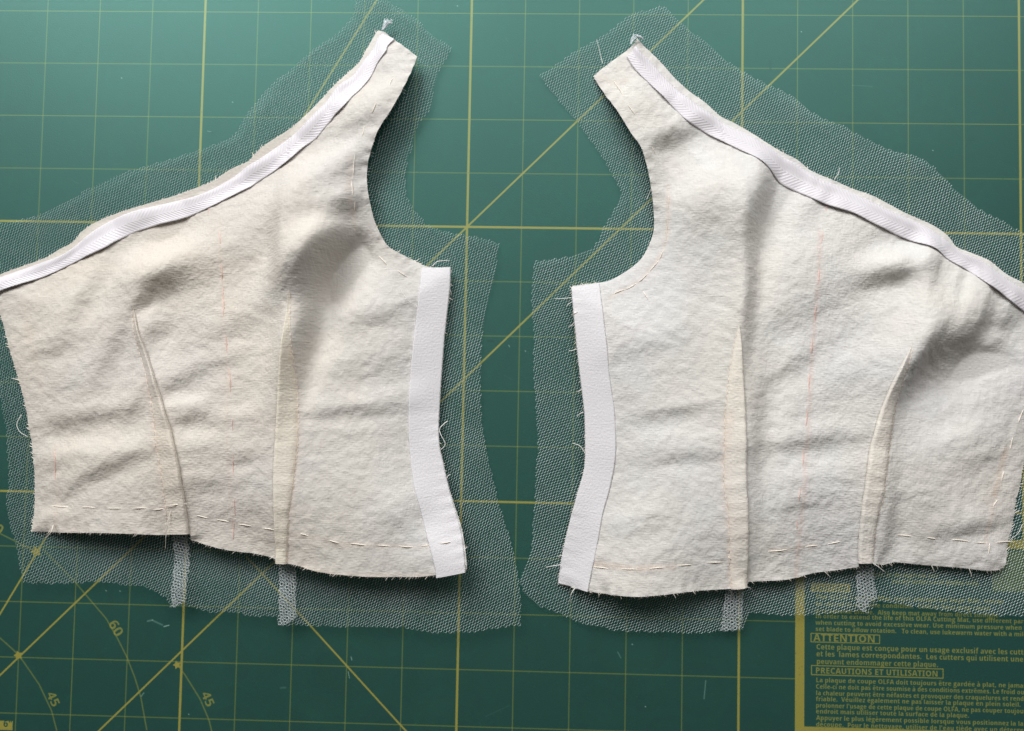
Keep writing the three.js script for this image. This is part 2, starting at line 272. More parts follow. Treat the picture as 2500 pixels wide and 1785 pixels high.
// ---------------------------------------------------------------- the two bodice pieces
function makePiece(d) {
  const o = new THREE.Group(); o.name = numbered('bodice_piece'); scene.add(o);
  o.userData = { label: d.label, category: 'bodice piece', group: 'sewn bodice pieces' };
  delete o.userData.group;
  const R = rng(d.seed);
  const edge = curve(d.outline, 0.0011, true);
  const few = edge.filter((p, k) => k % 5 === 0);
  const coarse = edge.filter((p, k) => k % 2 === 0);
  const blobs = d.blobs.map(([u, v, ss, st, ang, k]) => { const p = at(u, v, 0.006), a = ang * Math.PI / 180; return [p[0], p[1], ss * PX, st * PX, Math.cos(a), Math.sin(a), k]; });
  const ridges = (d.ridges ?? []).map(([pts, A, l, rt]) => [line2(pts), A * MM, l * PX, rt * PX]);
  function ridgeH(x, z) {
    let h = 0;
    for (const [p, A, l, rt] of ridges) {
      let best = 1e9, side = 1, along = 0;
      for (let i = 1; i < p.length; i++) {
        const a = p[i - 1], b = p[i], dx = b[0] - a[0], dz = b[1] - a[1], t = Math.max(0, Math.min(1, ((x - a[0]) * dx + (z - a[1]) * dz) / (dx * dx + dz * dz))), ex = x - a[0] - dx * t, ez = z - a[1] - dz * t, e = Math.hypot(ex, ez);
        if (e < best) { best = e; side = ex * dz - ez * dx; along = (i - 1 + t) / (p.length - 1); }
      }
      const w = side > 0 ? rt : l; h += A * Math.exp(-((best / w) ** 2) / 2) * (0.25 + 0.75 * Math.min(1, along * 5)) * (1 - 0.6 * sst(0.5, 0.85, along));
    }
    return h;
  }
  const edgeDist = (x, z) => nearest(x, z, coarse)[0];
  function baseH(x, z) { let w = 0, s = 0; for (const p of few) { const e = (x - p[0]) ** 2 + (z - p[1]) ** 2 + 1e-7, q = 1 / (e * Math.sqrt(e)); w += q; s += q * p[2]; } return s / w; }
  // height of the cloth's upper side above the mat
  function hf(x, z, ed, calm) {
    const dist = ed ?? edgeDist(x, z);
    let h = baseH(x, z) + d.dome * (1 - Math.exp(-((dist / 0.022) ** 2)));
    const fade = 0.35 + 0.65 * sst(0, 0.012, dist);
    let b = 0;
    for (const q of blobs) {
      const dx = x - q[0], dz = z - q[1], s = dx * q[4] + dz * q[5], t = -dx * q[5] + dz * q[4], e = (s / q[2]) ** 2 + (t / q[3]) ** 2;
      if (e < 16) b += (q[2] < 25 * PX ? 0.9 : 1.5) * q[6] * s * Math.exp(-e / 2);
    }
    h -= 0.0016 * sst(0.0065, 0.0035, h) * Math.exp(-dist / 0.0035);
    h += b * fade + ridgeH(x, z) * fade;
    // soft creases and the crumple of washed muslin
    const wx = x + 0.004 * noise(x * 60, z * 60, 21), wz = z + 0.004 * noise(x * 60, z * 60, 22);
    h += 0.0009 * noise(wx * 28 + d.seed + wz * 8, wz * 32 - wx * 6, 31) * fade;
    if (calm) return Math.max(0.0012, h);
    h += 0.00027 * noise(wx * 88 + wz * 40, wz * 92 - wx * 20, 32) + 0.00033 * noise(wx * 200 + wz * 90, wz * 200 - wx * 90, 33);
    const r1 = 1 - Math.abs(noise(wx * 170 + wz * 80, wz * 180 - wx * 70, 34)) * 2.2; h += 0.00015 * r1;
    h += 0.00024 * noise(x * 380 + z * 150, z * 430 - x * 120, 35) + 0.00012 * noise(x * 700, z * 800, 36);
    return Math.max(0.0012, h);
  }
  const tint = (x, z) => {
    let [r, g, b] = d.tone(x, z);
    const n1 = noise(x * 22, z * 22, 41 + d.seed), n2 = noise(x * 70, z * 70, 42);
    r *= 1 + 0.03 * n1; g *= 1 + 0.012 * n1 + 0.02 * n2; b *= 1 - 0.04 * n1 + 0.03 * n2;
    for (const [pts, wd, k, col] of d.stains) {
      let best = 1e9;
      for (let i = 1; i < pts.length; i++) { const A = pts[i - 1], B = pts[i], dx = B[0] - A[0], dz = B[1] - A[1], t = Math.max(0, Math.min(1, ((x - A[0]) * dx + (z - A[1]) * dz) / (dx * dx + dz * dz))); best = Math.min(best, Math.hypot(x - A[0] - dx * t, z - A[1] - dz * t)); }
      if (best > wd * 3) continue;
      const f = k * Math.exp(-((best / wd) ** 2)) * (0.65 + 0.6 * noise(x * 300, z * 300, 44));
      r += (col[0] - r) * f; g += (col[1] - g) * f; b += (col[2] - b) * f;
    }
    return [r, g, b];
  };
  // ---- the cloth: a fine grid cut along the outline, with an underside and edge walls
  {
    const st = 0.00085; let x0 = 1e9, x1 = -1e9, z0 = 1e9, z1 = -1e9;
    for (const p of edge) { x0 = Math.min(x0, p[0]); x1 = Math.max(x1, p[0]); z0 = Math.min(z0, p[1]); z1 = Math.max(z1, p[1]); }
    x0 -= 2 * st; z0 -= 2 * st; const nx = Math.ceil((x1 - x0) / st) + 3, nz = Math.ceil((z1 - z0) / st) + 3;
    const sd = new Float32Array(nx * nz);
    // buckets make the distance search quick
    for (let j = 0; j < nz; j++) {
      const z = z0 + j * st, xs = [];
      for (let i = 0, k = edge.length - 1; i < edge.length; k = i++) { const a = edge[i], b = edge[k]; if ((a[1] > z) !== (b[1] > z)) xs.push((b[0] - a[0]) * (z - a[1]) / (b[1] - a[1]) + a[0]); }
      xs.sort((a, b) => a - b);
      for (let i = 0; i < nx; i++) { const x = x0 + i * st; let n = 0; for (const q of xs) if (q < x) n++; sd[j * nx + i] = n & 1 ? 1 : -1; }
    }
    const dist = new Float32Array(nx * nz).fill(1e3), near = 6;
    for (let i = 0, k = edge.length - 1; i < edge.length; k = i++) {       // exact close to the edge
      const a = edge[k], b = edge[i], ia = Math.floor((Math.min(a[0], b[0]) - x0) / st) - near, ib = Math.ceil((Math.max(a[0], b[0]) - x0) / st) + near, ja = Math.floor((Math.min(a[1], b[1]) - z0) / st) - near, jb = Math.ceil((Math.max(a[1], b[1]) - z0) / st) + near;
      const dx = b[0] - a[0], dz = b[1] - a[1], l2 = dx * dx + dz * dz || 1e-12;
      for (let j = Math.max(0, ja); j <= Math.min(nz - 1, jb); j++) for (let ii = Math.max(0, ia); ii <= Math.min(nx - 1, ib); ii++) {
        const x = x0 + ii * st, z = z0 + j * st, t = Math.max(0, Math.min(1, ((x - a[0]) * dx + (z - a[1]) * dz) / l2)), e = Math.hypot(x - a[0] - dx * t, z - a[1] - dz * t), o2 = j * nx + ii;
        if (e < dist[o2]) dist[o2] = e;
      }
    }
    for (let pass = 0; pass < 2; pass++) {                                   // a sweep carries it inwards
      const D = st * 1.4142;
      for (let j = 1; j < nz - 1; j++) for (let i = 1; i < nx - 1; i++) { const q = j * nx + i; dist[q] = Math.min(dist[q], dist[q - 1] + st, dist[q - nx] + st, dist[q - nx - 1] + D, dist[q - nx + 1] + D); }
      for (let j = nz - 2; j > 0; j--) for (let i = nx - 2; i > 0; i--) { const q = j * nx + i; dist[q] = Math.min(dist[q], dist[q + 1] + st, dist[q + nx] + st, dist[q + nx + 1] + D, dist[q + nx - 1] + D); }
    }
    const pos = [], col = [], uv = [], idx = [], wall = [];
    const id = new Map(), ca = Math.cos(d.grain), sa = Math.sin(d.grain);
    const put = (x, z, ed) => { pos.push(x, hf(x, z, ed), z); col.push(...tint(x, z)); uv.push((x * ca - z * sa) / 0.15, (x * sa + z * ca) / 0.15); return pos.length / 3 - 1; };
    const corner = q => { if (!id.has(q)) id.set(q, put(x0 + (q % nx) * st, z0 + Math.floor(q / nx) * st, dist[q])); return id.get(q); };
    const cross = (a, b) => { const key = a < b ? `${a},${b}` : `${b},${a}`; if (!id.has(key)) { const da = dist[a] * sd[a], db = dist[b] * sd[b], t = Math.max(0.02, Math.min(0.98, da / (da - db))); const ax = x0 + (a % nx) * st, az = z0 + Math.floor(a / nx) * st, bx = x0 + (b % nx) * st, bz = z0 + Math.floor(b / nx) * st; id.set(key, put(ax + (bx - ax) * t, az + (bz - az) * t, 0)); } return id.get(key); };
    for (let j = 0; j < nz - 1; j++) for (let i = 0; i < nx - 1; i++) {
      const q = [j * nx + i, (j + 1) * nx + i, (j + 1) * nx + i + 1, j * nx + i + 1], s = q.map(k => sd[k] > 0), n = s.filter(Boolean).length;
      if (!n) continue;
      if (n === 4) { const v = q.map(corner); if ((i + j) & 1) idx.push(v[0], v[1], v[2], v[0], v[2], v[3]); else idx.push(v[0], v[1], v[3], v[1], v[2], v[3]); continue; }
      const loop = [], tag = [];
      for (let k = 0; k < 4; k++) { const m = (k + 1) % 4; if (s[k]) { loop.push(corner(q[k])); tag.push(0); } if (s[k] !== s[m]) { loop.push(cross(q[k], q[m])); tag.push(1); } }
      for (let k = 1; k < loop.length - 1; k++) idx.push(loop[0], loop[k], loop[k + 1]);
      for (let k = 0; k < loop.length; k++) { const m = (k + 1) % loop.length; if (tag[k] && tag[m]) wall.push([loop[k], loop[m]]); }
    }
    const n0 = pos.length / 3, TH = 0.00055;
    for (let k = 0; k < n0; k++) { pos.push(pos[3 * k], pos[3 * k + 1] - TH, pos[3 * k + 2]); col.push(col[3 * k], col[3 * k + 1], col[3 * k + 2]); uv.push(uv[2 * k], uv[2 * k + 1]); }
    const m = idx.length; for (let k = 0; k < m; k += 3) idx.push(idx[k] + n0, idx[k + 2] + n0, idx[k + 1] + n0);
    const w0 = pos.length / 3; let wn = w0;
    for (const [a, b] of wall) { for (const k of [a, b, a + n0, b + n0]) { pos.push(pos[3 * k], pos[3 * k + 1], pos[3 * k + 2]); col.push(col[3 * k], col[3 * k + 1], col[3 * k + 2]); uv.push(uv[2 * k], uv[2 * k + 1]); } idx.push(wn, wn + 2, wn + 1, wn + 1, wn + 2, wn + 3); wn += 4; }
    const g = new THREE.BufferGeometry();
    g.setAttribute('position', new THREE.Float32BufferAttribute(pos, 3)); g.setAttribute('color', new THREE.Float32BufferAttribute(col, 3)); g.setAttribute('uv', new THREE.Float32BufferAttribute(uv, 2)); g.setIndex(idx); g.computeVertexNormals();
    part('cotton_panel', g, muslin, o);
  }
  // ---- ribbons: strips between two traced edges, with a cross-section [s, lift mm]
  function strip(name, A, B, section, mtl, opt = {}) {
    const n = opt.n ?? 160, a = resample(curve(A, 0.001, false, opt.h ?? 6), n), b = resample(curve(B, 0.001, false, opt.h ?? 6), n), L = a.length_;
    const pos = [], uv = [], col = [], idx = [], m = section.length;
    for (let k = 0; k < n; k++) {
      const w = Math.hypot(a[k][0] - b[k][0], a[k][1] - b[k][1]), sc = Math.min(1, w / 0.004), t = k / (n - 1);
      for (let q = 0; q < m; q++) {
        const s = section[q][0], jit = opt.ragged && (q === m - 1 || q === 0) ? (hash(k, q, 9) - 0.5) * 0.02 : 0, x = a[k][0] + (b[k][0] - a[k][0]) * (s + jit), z = a[k][1] + (b[k][1] - a[k][1]) * (s + jit);
        const wav = opt.wave ? opt.wave(t, s, L) : 0;
        pos.push(x, (opt.calm ? Math.max(hf(x, z, undefined, true), opt.calm < 1 ? hf(x, z) - 0.0003 : 0) : hf(x, z)) + (section[q][1] + (opt.flat ? (opt.flat[q] - section[q][1]) * sst(opt.flatFrom - 0.12, opt.flatFrom + 0.12, t) : 0)) * MM * sc + wav * sc, z);
        uv.push(opt.metres ? (x * Math.cos(d.grain) - z * Math.sin(d.grain)) / 0.15 : t * L * (opt.us ?? 1), opt.metres ? (x * Math.sin(d.grain) + z * Math.cos(d.grain)) / 0.15 : s);
        const c = tint(x, z); col.push(...(opt.tone ? c.map((v, i) => v * opt.tone[i]) : c));
      }
    }
    for (let k = 0; k < n - 1; k++) for (let q = 0; q < m - 1; q++) { const e = k * m + q; if (opt.flip) idx.push(e, e + 1, e + m, e + 1, e + m + 1, e + m); else idx.push(e, e + m, e + 1, e + 1, e + m, e + m + 1); }
    const g = new THREE.BufferGeometry();
    g.setAttribute('position', new THREE.Float32BufferAttribute(pos, 3)); g.setAttribute('color', new THREE.Float32BufferAttribute(col, 3)); g.setAttribute('uv', new THREE.Float32BufferAttribute(uv, 2)); g.setIndex(idx); g.computeVertexNormals();
    return part(name, g, mtl, o, opt.label);
  }
  // dart folds lie flat on the cloth: seam side first, crisp folded edge last
  const FOLD = [[0, -0.3], [0.05, 0.15], [0.25, 0.7], [0.5, 1.4], [0.72, 2.15], [0.82, 2.45], [0.89, 2.5], [0.945, 2.25], [0.985, 1.75], [1.0, 1.2], [1.0, 0.7], [0.98, 0.3], [0.9, 0.1]];
  const LEVEL = [-0.3, 0.7, 1.5, 1.75, 1.95, 2.1, 2.1, 1.9, 1.5, 1.05, 0.65, 0.3, 0.1];
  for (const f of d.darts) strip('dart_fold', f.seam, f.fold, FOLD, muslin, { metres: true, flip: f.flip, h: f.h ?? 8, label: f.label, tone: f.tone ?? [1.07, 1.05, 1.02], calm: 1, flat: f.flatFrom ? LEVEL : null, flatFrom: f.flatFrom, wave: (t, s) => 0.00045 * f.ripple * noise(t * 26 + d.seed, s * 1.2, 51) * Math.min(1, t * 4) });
  // the neckline tape and the side tape
  const cup = (t, s, L) => { const q = t * L, tw = noise(q * 44, 0.3, 61 + d.seed) + 0.5 * noise(q * 95, 2.3, 64); return 0.0026 * tw * (s - 0.4) + 0.0006 * Math.abs(tw) + 0.0012 * noise(q * 34, s * 1.5 + 4, 62 + d.seed) * Math.sin(Math.PI * Math.min(1, s)) + 0.0006 * Math.max(0, noise(q * 110, 1, 63)) * s; };
  const TAPE = [[-0.06, 0.1], [-0.06, 0.5], [0.0, 0.75], [0.14, 0.95], [0.3, 0.8], [0.5, 0.7], [0.7, 0.75], [0.88, 0.85], [1.03, 0.85], [1.08, 0.75], [1.08, 0.4], [0.95, 0.35]];
  strip('neckline_tape', d.tape[0], d.tape[1], TAPE, tapeMat, { n: 420, h: 4, calm: 1, flip: d.tapeFlip, wave: cup, label: 'white herringbone twill tape along the sloping neckline edge' });
  const SIDE = [[0, 0.1], [0, 0.55], [0.04, 0.65], [0.3, 0.7], [0.6, 0.75], [0.96, 0.75], [1, 0.65], [1, -0.2]];
  strip('side_tape', d.side[0], d.side[1], SIDE, sideTapeMat, { n: 220, h: 6, calm: 1, flip: d.sideFlip, ragged: true, us: 1, label: 'pale lilac-white woven tape along the short straight side' });
  // ---- basting stitches, one mesh each
  const onCloth = (u, v, lift) => { let h = 0.007, p = at(u, v, h); for (let k = 0; k < 3; k++) { h = hf(p[0], p[1]); p = at(u, v, h + lift); } return [p[0], hf(p[0], p[1]) + lift, p[1]]; };
  for (const [col, r, list] of d.stitches) for (const s of list) {
    const n = 9, b = new MB(), bow = (R() - 0.5) * 3, pts = [];
    for (let k = 0; k < n; k++) { const t = k / (n - 1), q = Math.sin(Math.PI * t); pts.push(onCloth(s[0] + (s[2] - s[0]) * t + bow * q * (s[3] - s[1]) / 40, s[1] + (s[3] - s[1]) * t + bow * q, (-0.1 + 0.26 * Math.pow(q, 0.5) + (s[4] ?? 0)) * MM)); }
    b.tube(pts, t => r * MM * Math.pow(Math.sin(Math.PI * Math.min(0.96, Math.max(0.04, t))), 0.3), 6);
    part('basting_stitch', b.geo(), M[col], o);
  }
  // the machine seam beside each dart
  { const b = new MB();
    for (const f of d.darts) { const s = resample(curve(f.seam, 0.001, false, f.h ?? 8), 400), n = Math.round(s.length_ / 0.0026); for (let k = 1; k < n; k++) { const i = Math.round(k / n * 399), j = Math.min(399, i + Math.round(0.0018 / s.length_ * 400)); const A = s[i], B = s[j]; b.tube([A, [(A[0] + B[0]) / 2, (A[1] + B[1]) / 2], B].map((p, q) => [p[0], hf(p[0], p[1]) + (q === 1 ? 0.2 : 0.0) * MM, p[1]]), 0.00014, 5); } }
    part('seam_stitching', b.geo(), M.peach, o, null, 'stuff'); }
  // ---- frayed raw edges
  { const b = new MB(), F = edge.length; let acc = 0;
    for (let k = 0; k < F; k++) {
      const p = edge[k], q = edge[(k + 1) % F], dx = q[0] - p[0], dz = q[1] - p[1], l = Math.hypot(dx, dz) || 1e-9; acc += l;
      const rough = d.rough(k / F, p); if (!rough || acc < 0.00085 * (0.6 + 0.8 * R())) continue; acc = 0;
      let nx = dz / l, nz = -dx / l; if (inside(p[0] + nx * 0.001, p[1] + nz * 0.001, edge)) { nx = -nx; nz = -nz; }
      const len = (0.0008 + 0.0013 * R() * R() + (R() > 0.96 ? 0.0025 * R() : 0)) * rough, sl = d.slant + (R() - 0.5) * 0.7, ex = nx + sl * dx / l, ez = nz + sl * dz / l, y = hf(p[0], p[1], 0) - 0.0002;
      const pts = []; for (let m = 0; m < 4; m++) { const t = m / 3; pts.push([p[0] - nx * 0.0005 + ex * len * t, y - 0.0004 * t * t * rough + 0.0002 * (R() - 0.5), p[1] - nz * 0.0005 + ez * len * t]); }
      b.tube(pts, t => 0.00030 * (1 - 0.7 * t), 4);
    }
    part('frayed_edge', b.geo(), M.fray, o, null, 'stuff'); }
  // ---- loose threads
  for (const [col, r, pts] of d.threads) {
    const c = new THREE.CatmullRomCurve3(pts.map(p => { const q = at(p[0], p[1], p[2] * MM); return new V3(q[0], p[2] * MM, q[1]); })), b = new MB();
    b.tube(c.getPoints(28).map(p => [p.x, p.y, p.z]), t => r * MM * (1 - 0.4 * t), 5); part('loose_thread', b.geo(), M[col], o);
  }
  // ---- the stiff tulle underneath: hexagons of fine thread
  function netting(name, border, opt, label) {
    const pol = curve(border, 0.002, true, opt.traceH ?? 3), b = new MB(), a = opt.hex ?? 0.00084, ang = opt.ang, co = Math.cos(ang), si = Math.sin(ang);
    let x0 = 1e9, x1 = -1e9, z0 = 1e9, z1 = -1e9; for (const p of pol) { x0 = Math.min(x0, p[0]); x1 = Math.max(x1, p[0]); z0 = Math.min(z0, p[1]); z1 = Math.max(z1, p[1]); }
    const mx = (x0 + x1) / 2, mz = (z0 + z1) / 2, rad = Math.hypot(x1 - x0, z1 - z0) / 2 + 0.005, cache = new Map();
    const W = a * Math.sqrt(3), Hh = a * 1.5, N = Math.ceil(rad / W) + 2, Mr = Math.ceil(rad / Hh) + 2;
    const node = (i, j, k) => {            // the two nodes of a cell, warped as the cloth is handled
      const key = (i + 2000) * 8000 + (j + 2000) * 2 + k; if (cache.has(key)) return cache.get(key);
      let lx = (i + (j & 1 ? 0.5 : 0)) * W, lz = j * Hh + (k ? a : 0); lx *= opt.stretch ?? 1; lz *= opt.long ?? 1;
      let x = mx + lx * co - lz * si, z = mz + lx * si + lz * co;
      const wx = x, wz = z; x += 0.0022 * noise(wx * 30, wz * 30, 71 + (opt.seed ?? 0)) + 0.00022 * noise(wx * 500, wz * 500, 72); z += 0.0022 * noise(wx * 30, wz * 30, 73 + (opt.seed ?? 0)) + 0.00022 * noise(wx * 500, wz * 500, 74);
      let v = null;
      if (x > x0 - 0.002 && x < x1 + 0.002 && z > z0 - 0.002 && z < z1 + 0.002 && inside(x, z, pol)) {
        const ins = inside(x, z, coarse), [dd, he] = nearest(x, z, coarse);
        if (!(ins && dd > 0.006)) v = [x, opt.height(x, z, ins ? -dd : dd, he, ins ? hf(x, z) : 0), z];
      }
      cache.set(key, v); return v;
    };
    const thread = (p, q, r) => { if (!p || !q) return; b.tube([p, q], r * (0.8 + 0.3 * R() * R() + 0.7 * Math.abs(noise(p[0] * 45, p[2] * 45, 77))), 3); };
    for (let j = -Mr; j <= Mr; j++) for (let i = -N; i <= N; i++) {
      const p = node(i, j, 0), t = node(i, j, 1); thread(p, t, opt.r * (opt.w?.[0] ?? 1));
      const e = j & 1 ? 1 : 0; thread(t, node(i + e - 1, j + 1, 0), opt.r * (opt.w?.[1] ?? 1)); thread(t, node(i + e, j + 1, 0), opt.r * (opt.w?.[2] ?? 1));
    }
    return part(name, b.geo(), opt.mat ?? M.net, o, label);
  }
  const floatH = (x, z, dd, he, top) => {
    const lie = 0.0010 + 0.0024 * Math.max(0, noise(x * 28 + 5, z * 28, 81 + d.seed) + 0.25) + 0.0014 * d.lift(x, z);
    if (dd < 0) return Math.max(0.0006, Math.min(top - 0.0016, Math.max(lie, he - 0.0014)));
    return Math.max(lie * Math.min(1, 0.35 + dd / 0.01), (he - 0.0014) * Math.exp(-Math.pow(dd / d.netFall, 1.3)) * 0.5 + lie * 0.4);
  };
  netting('tulle_underlay', d.net, { ang: d.netAng, r: 0.000058, hex: 0.00074, stretch: 0.98, long: 1.2, w: d.netW, height: floatH, seed: d.seed });
  for (const f of d.netFolds) {
    netting('tulle_fold', f.shape, { ang: d.netAng + f.turn, r: 0.0001, mat: M.tail, w: [1, 1.15, 1], height: (x, z, dd, he, top) => floatH(x, z, dd, he, top) + 0.0012 + 0.0004 * noise(x * 300, z * 300, 7), seed: 3, traceH: 6 });
    netting('tulle_fold', f.shape, { ang: d.netAng - f.turn * 0.6, r: 0.0001, mat: M.tail, w: [1, 1, 1.1], height: (x, z, dd, he, top) => floatH(x, z, dd, he, top) + 0.0022 + 0.0005 * noise(x * 260, z * 260, 8), seed: 9, traceH: 6 });
  }
  // ---- the wisp of clear thread at the strap end
  { const b = new MB(); for (const w of d.wisps) { const n = 7; for (let k = 0; k < n; k++) { const pts = w.map((p, i) => { const q = at(p[0] + (R() - 0.5) * (i ? 9 : 5) * (i + 1) / 2, p[1] + (R() - 0.5) * 6 * i, p[2] * MM); return new V3(q[0], p[2] * MM + R() * 0.0006 * i, q[1]); }); b.tube(new THREE.CatmullRomCurve3(pts).getPoints(8).map(p => [p.x, p.y, p.z]), 0.00016, 4); } }
    part('thread_tuft', b.geo(), M.clear, o); }
  return o;
}
const Q = (ox, oy) => (...l) => l.map(s => s.map((v, k) => k < 4 ? (k % 2 ? oy : ox) + v * 0.3694 : v));   // segments traced on an enlarged quarter
const line2 = pts => pts.map(p => at(p[0], p[1], 0.007));
const PINKISH = [0.74, 0.57, 0.47];

